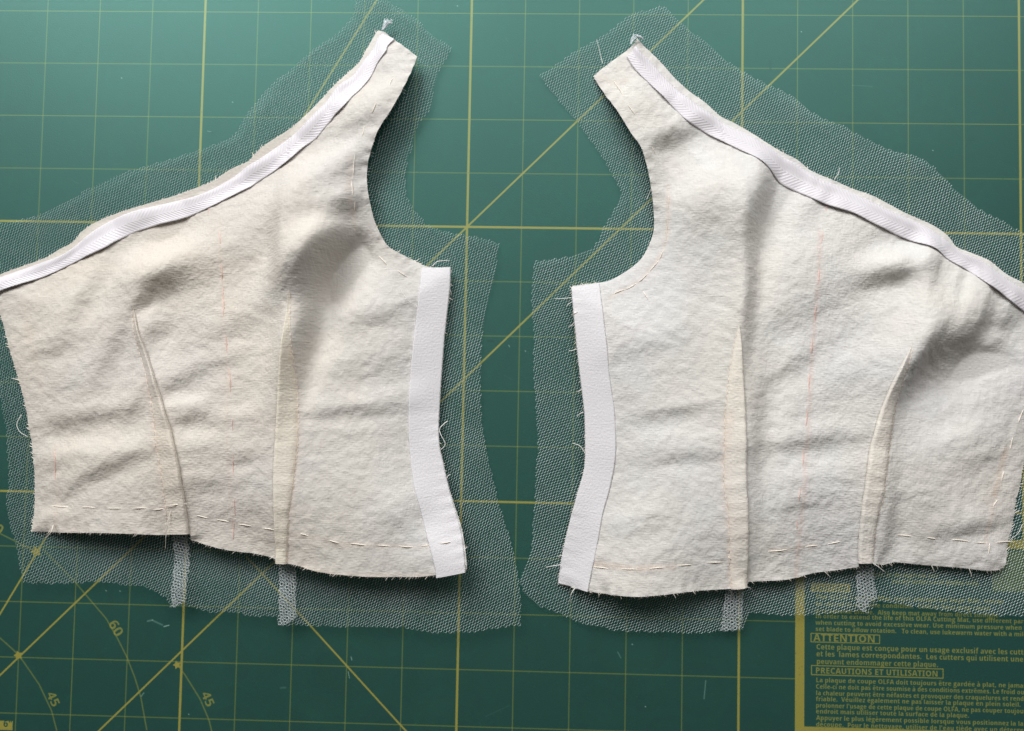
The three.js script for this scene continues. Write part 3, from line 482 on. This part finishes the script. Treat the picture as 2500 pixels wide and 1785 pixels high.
makePiece({
  label: 'left cloth bodice piece, strap leaning right, its side tape on its right edge', seed: 3, dome: 0.0045, tone: (x) => { const t = sst(0.02, 0.13, x); return [0.695 + 0.01 * t, 0.652 + 0.04 * t, 0.597 + 0.07 * t]; }, grain: 0.04, slant: 0.7, netFall: 0.011,
  outline: [[920.5, 70, 3], [939, 75.7, 3.5], [955.6, 90.5, 4.5], [1018.4, 137.4, 8], [1009, 162.5, 9], [994.4, 194, 11], [976, 231, 12], [955.6, 267.8, 12.5], [935.3, 295.5, 13], [922.4, 317.7, 13], [911.3, 349, 12], [900.2, 391.5, 10], [896.5, 417.4, 9], [896.5, 447, 8.5], [902, 487.6, 8], [911.3, 532, 7.5], [926, 567, 7], [946.4, 600, 6], [979.6, 620.3, 5.5], [1012.9, 637, 4.5], [1031.3, 646.2, 4.5], [1053.5, 651.7, 4.5], [1099.7, 651.7, 5], [1098.6, 696, 5], [1092.3, 755, 5], [1084.9, 821.6, 5], [1077.5, 917.7, 5], [1072.7, 999, 5], [1071.2, 1050.6, 5.5], [1073.8, 1091.3, 6], [1081.2, 1124.5, 6], [1090.4, 1165, 6.5], [1097.8, 1195, 7], [1112.6, 1244, 8.5], [1127.4, 1292, 10], [1136.6, 1347.5, 12], [1140, 1390, 13], [1105, 1397.4, 13.5], [1070, 1403, 13.5], [1024, 1408.5, 13], [972, 1408.5, 12.5], [902, 1408.5, 12.5], [846.6, 1404.8, 12.5], [791.2, 1398.5, 11.5], [754.3, 1390, 11], [721, 1379, 10], [676.7, 1374, 9], [673, 1363, 8], [624.3, 1352, 8.5], [568.9, 1345.7, 9.5], [517, 1334.6, 9], [469, 1318, 7], [466.2, 1302.5, 9], [402.6, 1306, 9.5], [332.4, 1304, 12], [240, 1301.4, 11], [166, 1300.6, 7], [110, 1299.5, 4], [72, 1298.8, 3], [77.6, 1258.9, 3], [79.4, 1222, 3], [79.4, 1161.5, 3.5], [75.7, 1106, 4], [68.3, 1058, 4], [59, 999, 4], [48, 951, 4], [37, 914, 4], [24, 869.7, 4], [14.8, 836.4, 3.5], [3.7, 792, 3], [0, 781, 3], [-22, 725, 2], [-25, 680, 2], [0, 668.3, 2], [55.4, 648, 2], [110.8, 627.7, 2], [140.4, 609, 2], [162.5, 598.4, 2], [184.7, 581.8, 2], [192, 568.9, 2], [229, 543, 2], [280.7, 520.8, 2], [325, 506, 2], [369.4, 493, 2], [424.8, 476.5, 2], [480.2, 456.2, 2], [517, 441.4, 2], [561.5, 411.9, 2], [605.8, 391.5, 2], [624.3, 371.2, 2], [647, 351, 2], [702.6, 314, 2.5], [746.9, 275, 3], [783.8, 238, 3.5], [813.4, 206.9, 4], [846.6, 175.5, 4], [876.2, 147.8, 4], [894.6, 114.5, 3.5], [909.4, 88.7, 3]],
  blobs: [[900, 307, 22, 50, 70, -0.5], [985, 150, 40, 40, 63, -0.15], [930, 225, 30, 45, 63, 0.25], [790, 395, 40, 80, 60, 0.5], [850, 508, 26, 60, 75, -0.5], [680, 470, 50, 60, 40, 0.4], [640, 400, 45, 70, 50, 0.3], [800, 635, 46, 85, 40, -1.25], [762, 790, 32, 115, 14, -1.0], [745, 930, 18, 70, 5, -0.4], [680, 600, 30, 80, 10, 0.35],
    [390, 620, 44, 75, 63, 0.6], [405, 700, 30, 45, 45, -0.33], [351, 747, 14, 20, 50, -0.6], [391, 810, 28, 38, 35, -0.35], [436, 938, 22, 45, 65, -0.5], [215, 720, 25, 60, 25, -0.35], [285, 860, 25, 60, 20, -0.35], [350, 985, 20, 50, 20, -0.35], [240, 1017, 20, 105, 80, -0.38], [215, 1085, 24, 110, 82, 0.5], [265, 1150, 20, 95, 66, -0.5],
    [470, 975, 13, 34, 80, 0.45], [478, 1020, 18, 38, 80, -0.5], [495, 1068, 18, 48, 80, 0.38], [600, 1117, 20, 36, 80, -0.35], [545, 890, 20, 44, 70, -0.35], [580, 1000, 22, 50, 80, 0.25], [868, 1005, 17, 88, 85, -0.36], [920, 955, 24, 80, 80, 0.2], [1000, 1260, 40, 45, 60, -0.18], [560, 650, 40, 70, 60, -0.12], [590, 800, 30, 50, 60, -0.16], [900, 780, 25, 70, 80, -0.16], [860, 860, 22, 70, 75, 0.16], [520, 1180, 20, 60, 80, -0.25], [140, 850, 25, 60, 70, -0.18], [130, 1250, 20, 70, 80, 0.2]],
  ridges: [[[[700, 420], [705, 560], [716, 690], [706, 800], [690, 960], [680, 1150], [677, 1372]], 3.6, 22, 58], [[[326, 700], [334, 765], [369, 870], [417, 1006], [452, 1143], [466, 1302]], 2.0, 60, 26], [[[300, 610], [360, 640], [430, 650]], 2.0, 50, 45]],
  stains: [[line2([[730, 1302], [790, 1312], [850, 1325], [1050, 1330]]), 0.0012, 0.35, PINKISH], [line2([[735, 1380], [840, 1400], [1060, 1398]]), 0.0010, 0.4, PINKISH], [line2([[726, 860], [734, 1000], [735, 1090], [722, 1240], [710, 1370]]), 0.0013, 0.35, PINKISH], [line2([[366, 930], [384, 1017], [400, 1128], [412, 1250]]), 0.0016, 0.3, PINKISH], [line2([[536, 540], [545, 700], [560, 900], [565, 1050], [575, 1290]]), 0.0009, 0.28, PINKISH], [line2([[130, 1090], [137, 1200], [130, 1290]]), 0.0012, 0.25, PINKISH], [line2([[861, 390], [856, 470], [868, 560]]), 0.0013, 0.3, PINKISH], [line2([[45, 740], [70, 840], [95, 950]]), 0.002, 0.2, PINKISH]],
  darts: [
    { seam: [[329, 752], [331, 790], [340, 840], [364, 914], [373, 954.6], [384, 1017.4], [391.6, 1076.5], [400.8, 1128], [410, 1200], [413, 1259], [408, 1304]], fold: [[330.6, 747.8], [338, 773.6], [351, 818], [369.4, 869.7], [387.9, 917.7], [402.6, 962], [417.4, 1006.3], [432.2, 1054.4], [445, 1102.4], [452.5, 1143], [458, 1191], [459.9, 1207], [463.6, 1259], [466.2, 1302]], flip: false, ripple: 0.6, label: 'dart fold with its crisp folded edge facing right' },
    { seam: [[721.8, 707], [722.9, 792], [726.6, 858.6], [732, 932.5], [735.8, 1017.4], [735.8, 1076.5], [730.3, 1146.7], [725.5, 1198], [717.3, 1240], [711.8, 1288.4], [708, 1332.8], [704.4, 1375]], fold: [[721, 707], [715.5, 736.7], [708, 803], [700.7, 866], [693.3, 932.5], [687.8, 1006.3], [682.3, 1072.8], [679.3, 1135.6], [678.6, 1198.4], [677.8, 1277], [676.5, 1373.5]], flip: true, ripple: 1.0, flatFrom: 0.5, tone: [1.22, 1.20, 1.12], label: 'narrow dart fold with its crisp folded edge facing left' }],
  tape: [[[933.4, 77.6], [920.5, 96], [909.4, 122], [891, 147.8], [861.4, 188.4], [828, 210.5], [795, 251], [765.4, 280.7], [732, 314], [698.9, 339.8], [662, 365.7], [625, 391.5], [605.8, 402.6], [554, 439.6], [480.2, 476.5], [406.3, 495], [325, 515.3], [258.6, 543], [206.9, 576.2], [155.1, 618.5], [92.3, 642.5], [0, 673.9], [-20, 682]],
    [[962, 97], [946.4, 114.5], [942.7, 129.3], [920.5, 158.8], [905.7, 188.4], [879.9, 221.6], [861.4, 238.2], [835.5, 267.8], [817, 282.6], [806, 295.5], [787.5, 314], [769, 334.3], [739.5, 354.6], [706.3, 384], [669.3, 410], [625, 437.7], [605.8, 452.5], [554, 480], [509.7, 502.4], [443.3, 528.2], [369.4, 546.7], [321.4, 563.3], [277, 587.3], [258.6, 600], [206.9, 624], [162.5, 646.2], [110.8, 670.2], [55.4, 688.7], [0, 707], [-20, 714]]], tapeFlip: true,
  side: [[[1028.4, 651.7], [1024, 710.8], [1016.6, 777.3], [1007.3, 858.6], [1001.8, 932.5], [998.8, 1006.3], [998.8, 1061.7], [1003.6, 1117], [1012.9, 1180], [1027.6, 1233], [1040.6, 1284.7], [1053.5, 1329], [1066.4, 1377], [1070, 1403]], [[1099.5, 652], [1098, 696], [1092, 755], [1084.5, 821.6], [1077.2, 917.7], [1072.3, 999], [1070.8, 1050.6], [1073.4, 1091.3], [1081, 1124.5], [1090, 1165], [1097.5, 1195], [1112.2, 1244], [1127, 1292], [1136.2, 1347.5], [1139.6, 1390]]], sideFlip: false,
  stitches: [
    ['cream', 0.21, [...Q(0, 1185)([335, 135, 455, 143], [535, 147, 630, 150], [705, 153, 808, 153], [872, 155, 975, 153], [1010, 160, 1080, 155], [1090, 135, 1235, 122, 1.6], [1295, 198, 1375, 218], [1430, 228, 1515, 243], [1570, 258, 1668, 272], [350, 265, 342, 300]), ...Q(625, 1185)([35, 283, 130, 298], [290, 322, 350, 338], [480, 362, 548, 382], [615, 383, 730, 397], [790, 395, 885, 398], [940, 400, 1038, 408], [1090, 402, 1165, 396], [1215, 386, 1290, 372, 0.9]), ...Q(625, 600)([810, 65, 870, 130], [935, 165, 1010, 212]), ...Q(625, 0)([652, 1020, 640, 1180], [628, 1190, 640, 1290], [795, 675, 765, 750], [910, 510, 880, 570], [715, 830, 700, 900], [655, 1330, 650, 1400])]],
    ['pink', 0.19, [...Q(0, 600)([1462, 120, 1465, 240], [1470, 270, 1478, 470], [1493, 590, 1500, 705], [1515, 810, 1522, 975], [1535, 1140, 1538, 1225], [1537, 1380, 1543, 1530]), [535, 562, 538, 600], [515, 490, 508, 525], [572, 1215, 575, 1262], [571, 1272, 569, 1320], [131, 1095, 134, 1175]]]],
  threads: [['white', 0.2, [[1055, 650, 5], [1068, 639, 5], [1086, 636.5, 4.5], [1097, 635.5, 4]]], ['white', 0.22, [[1093, 1028, 4], [1083, 1036, 4.5], [1073, 1048, 5], [1077, 1063, 5.5], [1087, 1084, 5], [1082, 1093, 5], [1074, 1100, 5.5]]], ['white', 0.2, [[1098, 706, 4.5], [1101, 714, 4], [1103, 722, 3]]], ['white', 0.2, [[52, 1013, 4], [41, 1036, 4], [48, 1054, 4], [67, 1066, 4]]], ['cream', 0.22, [[130, 1282, 6], [125, 1298, 8], [112, 1314, 6]]], ['cream', 0.16, [[418, 1245, 12], [406, 1290, 12], [404, 1338, 8]]], ['white', 0.17, [[976, 703, 9], [988, 722, 9], [1000, 737, 8.5], [1019, 746, 7.5]]], ['white', 0.18, [[1085, 1187, 7.5], [1094, 1162, 6], [1099, 1158, 5]]], ['white', 0.18, [[1132, 1344, 12], [1141, 1335, 11]]]],
  wisps: [[[933, 73, 4.5], [938, 60, 4.5], [943, 52, 4]], [[936, 72, 4.5], [945, 57, 4.5], [953, 54, 4]]],
  rough: (t, p) => { const j = p[1] / IN; return t < 0.045 ? 0 : t < 0.14 ? 0.45 : t < 0.21 ? 0.7 : t < 0.34 ? 0.5 : t < 0.72 ? 1.15 : 0.75; },
  lift: (x, z) => sst(6.0, 6.7, z / IN) * 2.2 + sst(-3.2, -4, z / IN) * 0.5,
  net: [[-60, 560], [0, 541], [37, 533.8], [88.7, 520.8], [140.4, 500.5], [184.7, 476.5], [206.9, 461.7], [229, 452.5], [295.5, 421], [354.6, 400.8], [424.8, 380.5], [491.3, 358.3], [554, 334.3], [576.2, 317.7], [591, 291.8], [624.3, 247.5], [662, 201.3], [702.6, 168], [735.8, 136.7], [772.8, 107], [817, 77.6], [854, 40.6], [866, -2], [880, -24], [935, -20], [957, 8], [980, 20], [1013, 40.6], [1050, 74], [1105.2, 114.5], [1086.7, 147.8], [1072, 173.6], [1060.9, 210.5], [1049.8, 266], [1031.3, 291.8], [1016.6, 314], [1009.2, 347.2], [994.4, 395.2], [988.9, 435.9], [990.7, 465.4], [1009.2, 506], [1031.3, 531.9], [1053.5, 550.4], [1105.2, 565.2], [1160.6, 574.4], [1219.7, 590], [1208.6, 673.9], [1193.9, 733], [1182.8, 784.7], [1177.2, 840], [1175.4, 906.6], [1175.4, 969.4], [1179, 1043.3], [1190.2, 1106], [1201.3, 1154], [1212.3, 1201], [1230.8, 1266.3], [1249.3, 1325.4], [1268.5, 1425], [1274, 1480.5], [1272, 1528.5], [1201, 1534], [1142, 1543], [1053.5, 1543], [1016.6, 1536], [976, 1530.4], [883.6, 1530.4], [772.8, 1528.5], [678.6, 1526.7], [676, 1505], [624, 1504.5], [576, 1495], [509.8, 1493.4], [459.9, 1478.7], [419.3, 1484], [413.7, 1465.7], [391.6, 1447.3], [354.6, 1432.5], [314, 1428.8], [280.7, 1423.3], [221.6, 1421.4], [147.8, 1425], [62.8, 1423.3], [49.9, 1391.9], [33, 1332.8], [18.5, 1281], [11, 1222], [14.8, 1180], [10, 1100], [8, 1050], [-20, 900], [-60, 700]],
  netAng: 0.66, netW: [2.1, 0.42, 0.7],
  netFolds: [{ shape: [[419, 1300], [460, 1296], [459, 1380], [456, 1469], [437, 1478], [419, 1484]], turn: 0.5 }, { shape: [[679.7, 1368], [723, 1370], [724, 1507], [700, 1526], [679, 1526.7]], turn: 0.35 }],
});

makePiece({
  label: 'right cloth bodice piece, strap leaning left, its side tape on its left edge', seed: 8, dome: 0.0045, tone: (x, z) => { const t = sst(0.27, 0.4, x) * sst(0, 0.15, z); return [0.737 + 0.008 * t, 0.724 - 0.008 * t, 0.700 - 0.012 * t]; }, grain: -0.03, slant: -0.6, netFall: 0.011,
  outline: [[1558.4, 92.3, 4], [1575, 110.8, 3.5], [1597, 131, 3], [1623, 158.8, 2.5], [1649, 188.4, 2.5], [1685.9, 221.6, 2.5], [1722.8, 247.5, 2.5], [1759.8, 280.7, 2.5], [1796.7, 299.2, 2.5], [1841, 325, 2.5], [1874.3, 347, 2.5], [1912, 369.4, 2.5], [1948.9, 387.9, 2.5], [1974.7, 410, 2.5], [2004.3, 424.8, 2.5], [2041.2, 439.6, 2.5], [2081.9, 458, 2.5], [2129.9, 474.7, 2.5], [2170.5, 495, 2.5], [2207.4, 515.3, 2.5], [2244.4, 532, 2.5], [2277.6, 546.7, 2.5], [2307.2, 565.2, 2.5], [2325.6, 583.6, 2.5], [2336.7, 600, 2.5], [2381, 618.5, 2.5], [2418, 635, 2.5], [2443.8, 655.4, 2.5], [2466, 672, 2.5], [2499, 688.7, 2.5], [2540, 722, 2], [2556, 745, 2], [2542, 900, 2.5], [2525, 1030, 2.5], [2499, 1161.5, 3], [2495.6, 1185, 3], [2484.5, 1222, 3], [2480.8, 1251.5, 3], [2473.4, 1295.8, 3], [2462.3, 1332.8, 3.5], [2462.3, 1358.6, 3.5], [2458.6, 1380.8, 4], [2447.5, 1391, 4], [2410.6, 1394.8, 5], [2373.7, 1390, 5], [2318.3, 1384.5, 5], [2262.9, 1380.8, 5], [2207.4, 1375.2, 5.5], [2181.6, 1373.4, 5.5], [2155.7, 1379, 5.5], [2133.6, 1375.2, 7], [2096.6, 1373.4, 7], [2093, 1384.5, 6], [2067, 1388, 6], [2030, 1393.7, 6], [1985.8, 1399.2, 6], [1948.9, 1409.6, 6], [1912, 1415.9, 6.5], [1874.3, 1418, 7], [1826.2, 1419.6, 6.5], [1824.4, 1433.2, 9], [1804, 1436, 9], [1767, 1438, 9], [1711.7, 1441.7, 9.5], [1649, 1449, 12.5], [1600.9, 1454.7, 13.5], [1556.6, 1457.2, 13.5], [1508.6, 1454.7, 12.5], [1471.6, 1449, 9], [1434.7, 1443.6, 7.5], [1397.8, 1436, 5], [1362.7, 1427, 3], [1366.4, 1399, 3], [1371.9, 1362.3, 3.5], [1379.3, 1325.4, 4], [1392.2, 1270, 4.5], [1403.3, 1229.3, 5], [1412.5, 1196, 5], [1423.6, 1157.8, 5], [1428, 1128, 5], [1428.4, 1072.8, 5], [1427.3, 1013.7, 5], [1421.8, 962, 5], [1416.2, 917.7, 5], [1408.8, 851.2, 5], [1401.4, 773.6, 5], [1397.8, 733, 4.5], [1394.8, 699, 4], [1420, 694.2, 3.5], [1449.5, 690.5, 3], [1482.7, 685.7, 3], [1508.6, 673.9, 3], [1538, 655.4, 3], [1564, 633.2, 3], [1578.8, 611, 3], [1593.5, 576.2, 3.5], [1598.3, 546.7, 4], [1595.4, 498.7, 5], [1589.8, 454.3, 6], [1584.3, 421, 7], [1575, 384, 8], [1564, 356.5, 8], [1545.5, 332.4, 7.5], [1527, 302.9, 7], [1504.9, 267.8, 6], [1479, 230.9, 5], [1460.5, 201.3, 4], [1449.5, 181, 3.5], [1486.4, 151.4, 3.5], [1516, 131, 3.5], [1541.8, 110.8, 4]],
  blobs: [[1630, 342, 24, 68, 67, -0.6], [1500, 235, 40, 50, 63, 0.2], [1700, 440, 60, 80, 45, 0.35], [1855, 500, 38, 85, 22, -0.65], [1832, 700, 25, 150, 8, -0.55], [1850, 1000, 30, 150, 5, -0.35], [1770, 700, 40, 170, 5, 0.22], [2190, 618, 30, 52, 78, 0.55], [2162, 678, 26, 52, 75, -0.38], [2228, 700, 22, 110, 12, 0.6], [2330, 850, 60, 115, 55, -0.62], [2240, 880, 28, 75, 25, -0.5], [2432, 815, 18, 26, 60, 0.4], [2440, 862, 22, 50, 100, -0.35], [2290, 655, 10, 36, 25, -0.3], [2340, 690, 10, 36, 25, -0.3], [2405, 745, 14, 55, 20, -0.4], [2450, 760, 14, 40, 25, 0.4], [2365, 700, 12, 40, 25, 0.35],
    [1650, 1006, 17, 65, 82, -0.4], [1665, 1117, 17, 65, 86, -0.35], [1975, 1080, 20, 95, 82, -0.4], [2390, 1290, 22, 72, 78, -0.42], [2172, 1290, 24, 100, 0, -0.55], [1960, 760, 40, 80, 63, -0.15], [1940, 600, 50, 80, 60, 0.12], [1640, 1060, 18, 70, 84, 0.22], [1990, 1140, 22, 90, 80, 0.25], [1560, 860, 24, 70, 70, -0.16], [2330, 1050, 25, 60, 70, 0.2], [2400, 1130, 24, 60, 70, -0.2], [1960, 1230, 24, 70, 75, -0.2], [1560, 1280, 28, 60, 70, -0.15], [2050, 880, 30, 60, 60, 0.14], [1930, 900, 26, 50, 50, -0.2], [2010, 490, 16, 40, 30, -0.3], [1960, 470, 14, 40, 30, 0.25]],
  ridges: [[[[1775, 360], [1792, 450], [1797, 620], [1799, 800], [1812, 1006], [1819, 1222], [1824, 1433]], 2.8, 95, 20], [[[2200, 590], [2246, 640], [2232, 740], [2205, 842], [2155, 958], [2118, 1090], [2098, 1222], [2094, 1375]], 3.2, 40, 42], [[[2240, 810], [2330, 815], [2420, 830]], 1.0, 50, 50]],
  stains: [[line2([[1450, 1375], [1540, 1383], [1640, 1377]]), 0.0013, 0.6, [0.74, 0.55, 0.44]], [line2([[1770, 1010], [1762, 1100], [1764, 1200], [1776, 1351], [1782, 1437]]), 0.0022, 0.35, PINKISH], [line2([[2003, 560], [1990, 760], [1975, 960], [1962, 1130], [1950, 1300], [1944, 1410]]), 0.0011, 0.5, [0.74, 0.53, 0.47]], [line2([[2466, 1098], [2450, 1160], [2436, 1210]]), 0.0013, 0.65, [0.76, 0.57, 0.43]], [line2([[2432, 1230], [2420, 1280], [2412, 1330]]), 0.001, 0.45, PINKISH], [line2([[1632, 450], [1632, 560], [1620, 615], [1570, 680], [1490, 725]]), 0.0012, 0.4, PINKISH], [line2([[1875, 1344], [1990, 1332]]), 0.001, 0.4, PINKISH], [line2([[1462, 172], [1500, 200], [1530, 190]]), 0.0015, 0.25, PINKISH]],
  darts: [
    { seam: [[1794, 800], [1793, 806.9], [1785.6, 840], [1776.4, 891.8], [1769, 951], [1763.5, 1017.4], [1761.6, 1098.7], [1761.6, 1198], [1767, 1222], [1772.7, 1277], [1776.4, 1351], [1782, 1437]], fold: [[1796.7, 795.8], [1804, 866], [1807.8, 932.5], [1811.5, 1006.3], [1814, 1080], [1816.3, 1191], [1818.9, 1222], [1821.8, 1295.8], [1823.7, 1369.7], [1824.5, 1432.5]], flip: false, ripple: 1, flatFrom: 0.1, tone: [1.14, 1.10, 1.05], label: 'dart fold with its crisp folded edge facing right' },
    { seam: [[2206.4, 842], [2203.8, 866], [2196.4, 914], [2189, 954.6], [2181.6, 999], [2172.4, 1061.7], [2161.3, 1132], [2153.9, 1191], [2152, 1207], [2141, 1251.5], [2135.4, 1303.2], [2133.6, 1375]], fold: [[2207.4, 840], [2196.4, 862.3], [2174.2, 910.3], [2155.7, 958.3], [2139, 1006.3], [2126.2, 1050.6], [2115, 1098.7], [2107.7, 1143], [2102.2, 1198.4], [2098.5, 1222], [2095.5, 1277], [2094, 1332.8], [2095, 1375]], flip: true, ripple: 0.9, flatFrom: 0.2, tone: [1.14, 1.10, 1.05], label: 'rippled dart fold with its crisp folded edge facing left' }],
  tape: [[[1552, 112], [1564, 129.3], [1582.4, 144], [1612, 177.3], [1649, 214.2], [1689.6, 247.5], [1730.2, 273.3], [1774.5, 302.9], [1822.6, 325], [1874.3, 356], [1912, 380.5], [1956.3, 406.3], [2000.6, 435.9], [2041.2, 450.7], [2081.9, 469], [2133.6, 493.1], [2189, 519], [2244.4, 543], [2288.7, 568.9], [2329.3, 599.9], [2355, 616.6], [2403, 640.6], [2451.2, 673.9], [2499, 707], [2530, 730]],
    [[1532, 136], [1545.5, 158.8], [1564, 181], [1589.8, 206.9], [1619.4, 236.4], [1649, 266], [1678.5, 293.7], [1715.4, 314], [1759.8, 339.8], [1804, 363.9], [1841, 384], [1875, 408], [1912, 441.4], [1948.9, 461.7], [1993.2, 485.8], [2041.2, 504.2], [2081.9, 517.2], [2126.2, 539.3], [2170.5, 559.6], [2218.5, 580], [2277.6, 605.5], [2318.3, 633.2], [2362.6, 659.1], [2399.5, 688.7], [2440.2, 714.5], [2473.4, 738.5], [2499, 753.3], [2530, 772]]], tapeFlip: false,
  side: [[[1465, 689.5], [1468, 722], [1473.5, 777.3], [1480.9, 843.8], [1486.4, 906.6], [1493.8, 962], [1499.3, 999], [1502.3, 1050.6], [1502.3, 1109.8], [1497.5, 1146.7], [1486.4, 1199.9], [1471.6, 1251.5], [1458.7, 1321.7], [1445.8, 1384.5], [1434, 1442.8]], [[1395.2, 699], [1398.2, 733], [1401.8, 773.6], [1409.2, 851.2], [1416.6, 917.7], [1422.2, 962], [1427.6, 1013.7], [1428.8, 1072.8], [1428.4, 1128], [1424, 1157.8], [1413, 1196], [1403.8, 1229.3], [1392.6, 1270], [1379.8, 1325.4], [1372.4, 1362.3], [1366.8, 1399], [1363.2, 1427]]], sideFlip: true,
  stitches: [
    ['cream', 0.21, [...Q(1250, 1185)([530, 540, 640, 553], [720, 553, 830, 555], [905, 553, 1015, 542], [1085, 530, 1190, 523], [1280, 510, 1400, 508], [1430, 470, 1445, 490, 0.8]), ...Q(1875, 1185)([0, 437, 130, 425], [240, 408, 330, 398], [390, 390, 480, 372], [850, 330, 960, 340], [1050, 345, 1110, 355], [1210, 360, 1330, 372], [1370, 378, 1450, 380], [1500, 380, 1620, 372], [1520, 95, 1490, 140], [1465, 380, 1455, 460]), ...Q(1250, 0)([665, 525, 735, 625], [765, 690, 815, 760], [868, 828, 872, 850], [928, 975, 945, 1020]), ...Q(1250, 600)([1000, 30, 970, 100], [970, 100, 905, 175], [895, 185, 830, 245], [820, 250, 750, 290], [750, 290, 670, 320], [865, 300, 905, 360]), ...Q(1875, 600)([1690, 1080, 1655, 1170], [1618, 1265, 1600, 1350], [1560, 1490, 1545, 1560])]],
    ['pink', 0.19, [...Q(1875, 600)([340, 145, 333, 250], [322, 385, 312, 500], [292, 605, 284, 720], [278, 840, 270, 970], [262, 1080, 248, 1200], [235, 1340, 228, 1460], [215, 1590, 205, 1700]), ...Q(1875, 1185)([192, 225, 190, 300]), ...Q(1875, 0)([386, 1330, 383, 1400], [365, 1520, 350, 1620])]],
    ['peach', 0.18, Q(1250, 0)([1035, 1295, 1035, 1390], [1030, 1455, 1022, 1590])]],
  threads: [['white', 0.18, [[1395, 727, 4.5], [1374, 729, 4.5], [1355, 729.5, 4]]], ['white', 0.2, [[1397, 737, 4.5], [1388, 743, 4], [1383, 748, 3.5]]], ['white', 0.2, [[1401, 788, 5], [1396, 794, 4.5], [1388, 799, 4]]], ['white', 0.2, [[1407, 852, 5], [1397, 856, 5], [1389, 856, 4]]], ['white', 0.22, [[1424, 1006, 5], [1414, 1012, 4.5], [1409, 1017, 4]]], ['white', 0.2, [[1428, 1106, 5], [1416, 1089, 5], [1398, 1082, 4]]], ['white', 0.28, [[1590, 461, 6], [1585, 474, 4], [1579, 486, 3]]], ['white', 0.2, [[1369, 1379, 3.5], [1350, 1382, 3.5], [1333, 1385, 3]]], ['white', 0.26, [[1403, 1437, 6], [1395, 1450, 6], [1392, 1470, 3]]], ['white', 0.26, [[1558, 1463, 9], [1577, 1457, 10.5], [1612, 1456, 11]]], ['white', 0.22, [[1778, 1438, 9], [1784, 1444, 8.5], [1788, 1453, 7]]], ['white', 0.22, [[1806, 1438, 9], [1822, 1434, 8.5], [1832, 1436, 7]]], ['white', 0.14, [[2496, 1281, 2.5], [2485, 1303, 3], [2463, 1320, 4]]], ['white', 0.26, [[2130, 1374, 9], [2144, 1384, 8.5], [2159, 1396, 6]]], ['white', 0.16, [[2037, 438, 3], [2046, 425, 3.5], [2050, 409, 2.5]]], ['white', 0.15, [[1471, 155, 3.5], [1464, 125, 3.2], [1457, 97, 3]]], ['cream', 0.22, [[1440, 1446, 7.5], [1447, 1448, 7], [1438, 1452, 6]]], ['cream', 0.22, [[1467, 1449, 9], [1462, 1453, 8], [1461, 1459, 7]]], ['cream', 0.22, [[1510, 1455, 10], [1506, 1459, 9]]], ['cream', 0.2, [[1410, 762, 5], [1401, 766, 5], [1396, 772, 4]]]].filter(t => t[2].length > 1),
  wisps: [[[1541, 108, 4.5], [1545, 96, 4.5], [1553, 88, 4]], [[1570, 96, 4], [1562, 90, 4.5], [1553, 86, 4.5]]],
  rough: (t) => t < 0.3 ? 0.6 : t < 0.36 ? 0 : t < 0.64 ? 1.1 : t < 0.83 ? 0.8 : 0.4,
  lift: (x, z) => sst(6.0, 6.8, z / IN) * 0.8,
  net: [[1314.6, 181], [1360.8, 151.4], [1408.8, 118], [1456.9, 92.3], [1508.6, 55.4], [1545.5, 27.7], [1582.4, 20.3], [1612, 7.4], [1630.5, 16.6], [1656.3, 44.3], [1685.9, 66.5], [1730, 99.7], [1785.6, 147.8], [1841, 184.7], [1886, 206.9], [1923, 225.3], [1948.9, 238.3], [1985.8, 269.7], [2022.8, 290], [2059.7, 301], [2096.6, 321.4], [2152, 349], [2196.4, 369.4], [2233.3, 376.8], [2277.6, 397], [2310.9, 428.5], [2340.4, 458], [2370, 483.9], [2406.9, 511.6], [2440.2, 528.2], [2480.8, 552.2], [2540, 590], [2620, 640], [2620, 1520], [2499, 1508.2], [2443.8, 1506.4], [2355.2, 1499], [2281.3, 1489.7], [2189, 1476.8], [2148, 1470], [2118.8, 1499], [2096.6, 1495.3], [2022.8, 1500.8], [1941.5, 1504.5], [1875, 1501], [1830, 1495.3], [1813.3, 1541.5], [1759.8, 1543.3], [1693.3, 1548.8], [1582.4, 1545], [1508.6, 1541.5], [1456.9, 1530.4], [1412.5, 1521], [1360.8, 1499], [1312.8, 1480.5], [1279.5, 1451], [1264.8, 1421.4], [1272, 1403], [1294.3, 1347.5], [1299.9, 1277], [1305.4, 1203.5], [1305.4, 1154], [1311, 1098.7], [1309, 1043.3], [1305.4, 969.4], [1299.9, 895.5], [1301.7, 821.6], [1296, 747.8], [1298, 673.9], [1305.4, 635], [1360.8, 627.7], [1408.8, 618.5], [1449.5, 600], [1475.3, 550.4], [1501, 506], [1517.8, 472.8], [1501, 439.6], [1479, 399], [1449.5, 354.6], [1416.2, 306.6], [1379.3, 262.3], [1342.3, 218]],
  netAng: 0.74, netW: [2.1, 0.42, 0.7],
  netFolds: [{ shape: [[1771, 1432], [1818, 1428], [1817, 1470], [1813, 1541.5], [1786, 1543], [1759.8, 1543]], turn: 0.45 }, { shape: [[2094, 1376], [2134, 1368], [2148, 1465.7], [2132, 1472], [2118.8, 1499], [2094, 1486]], turn: 0.4 }],
});

renderer.render(scene, camera);
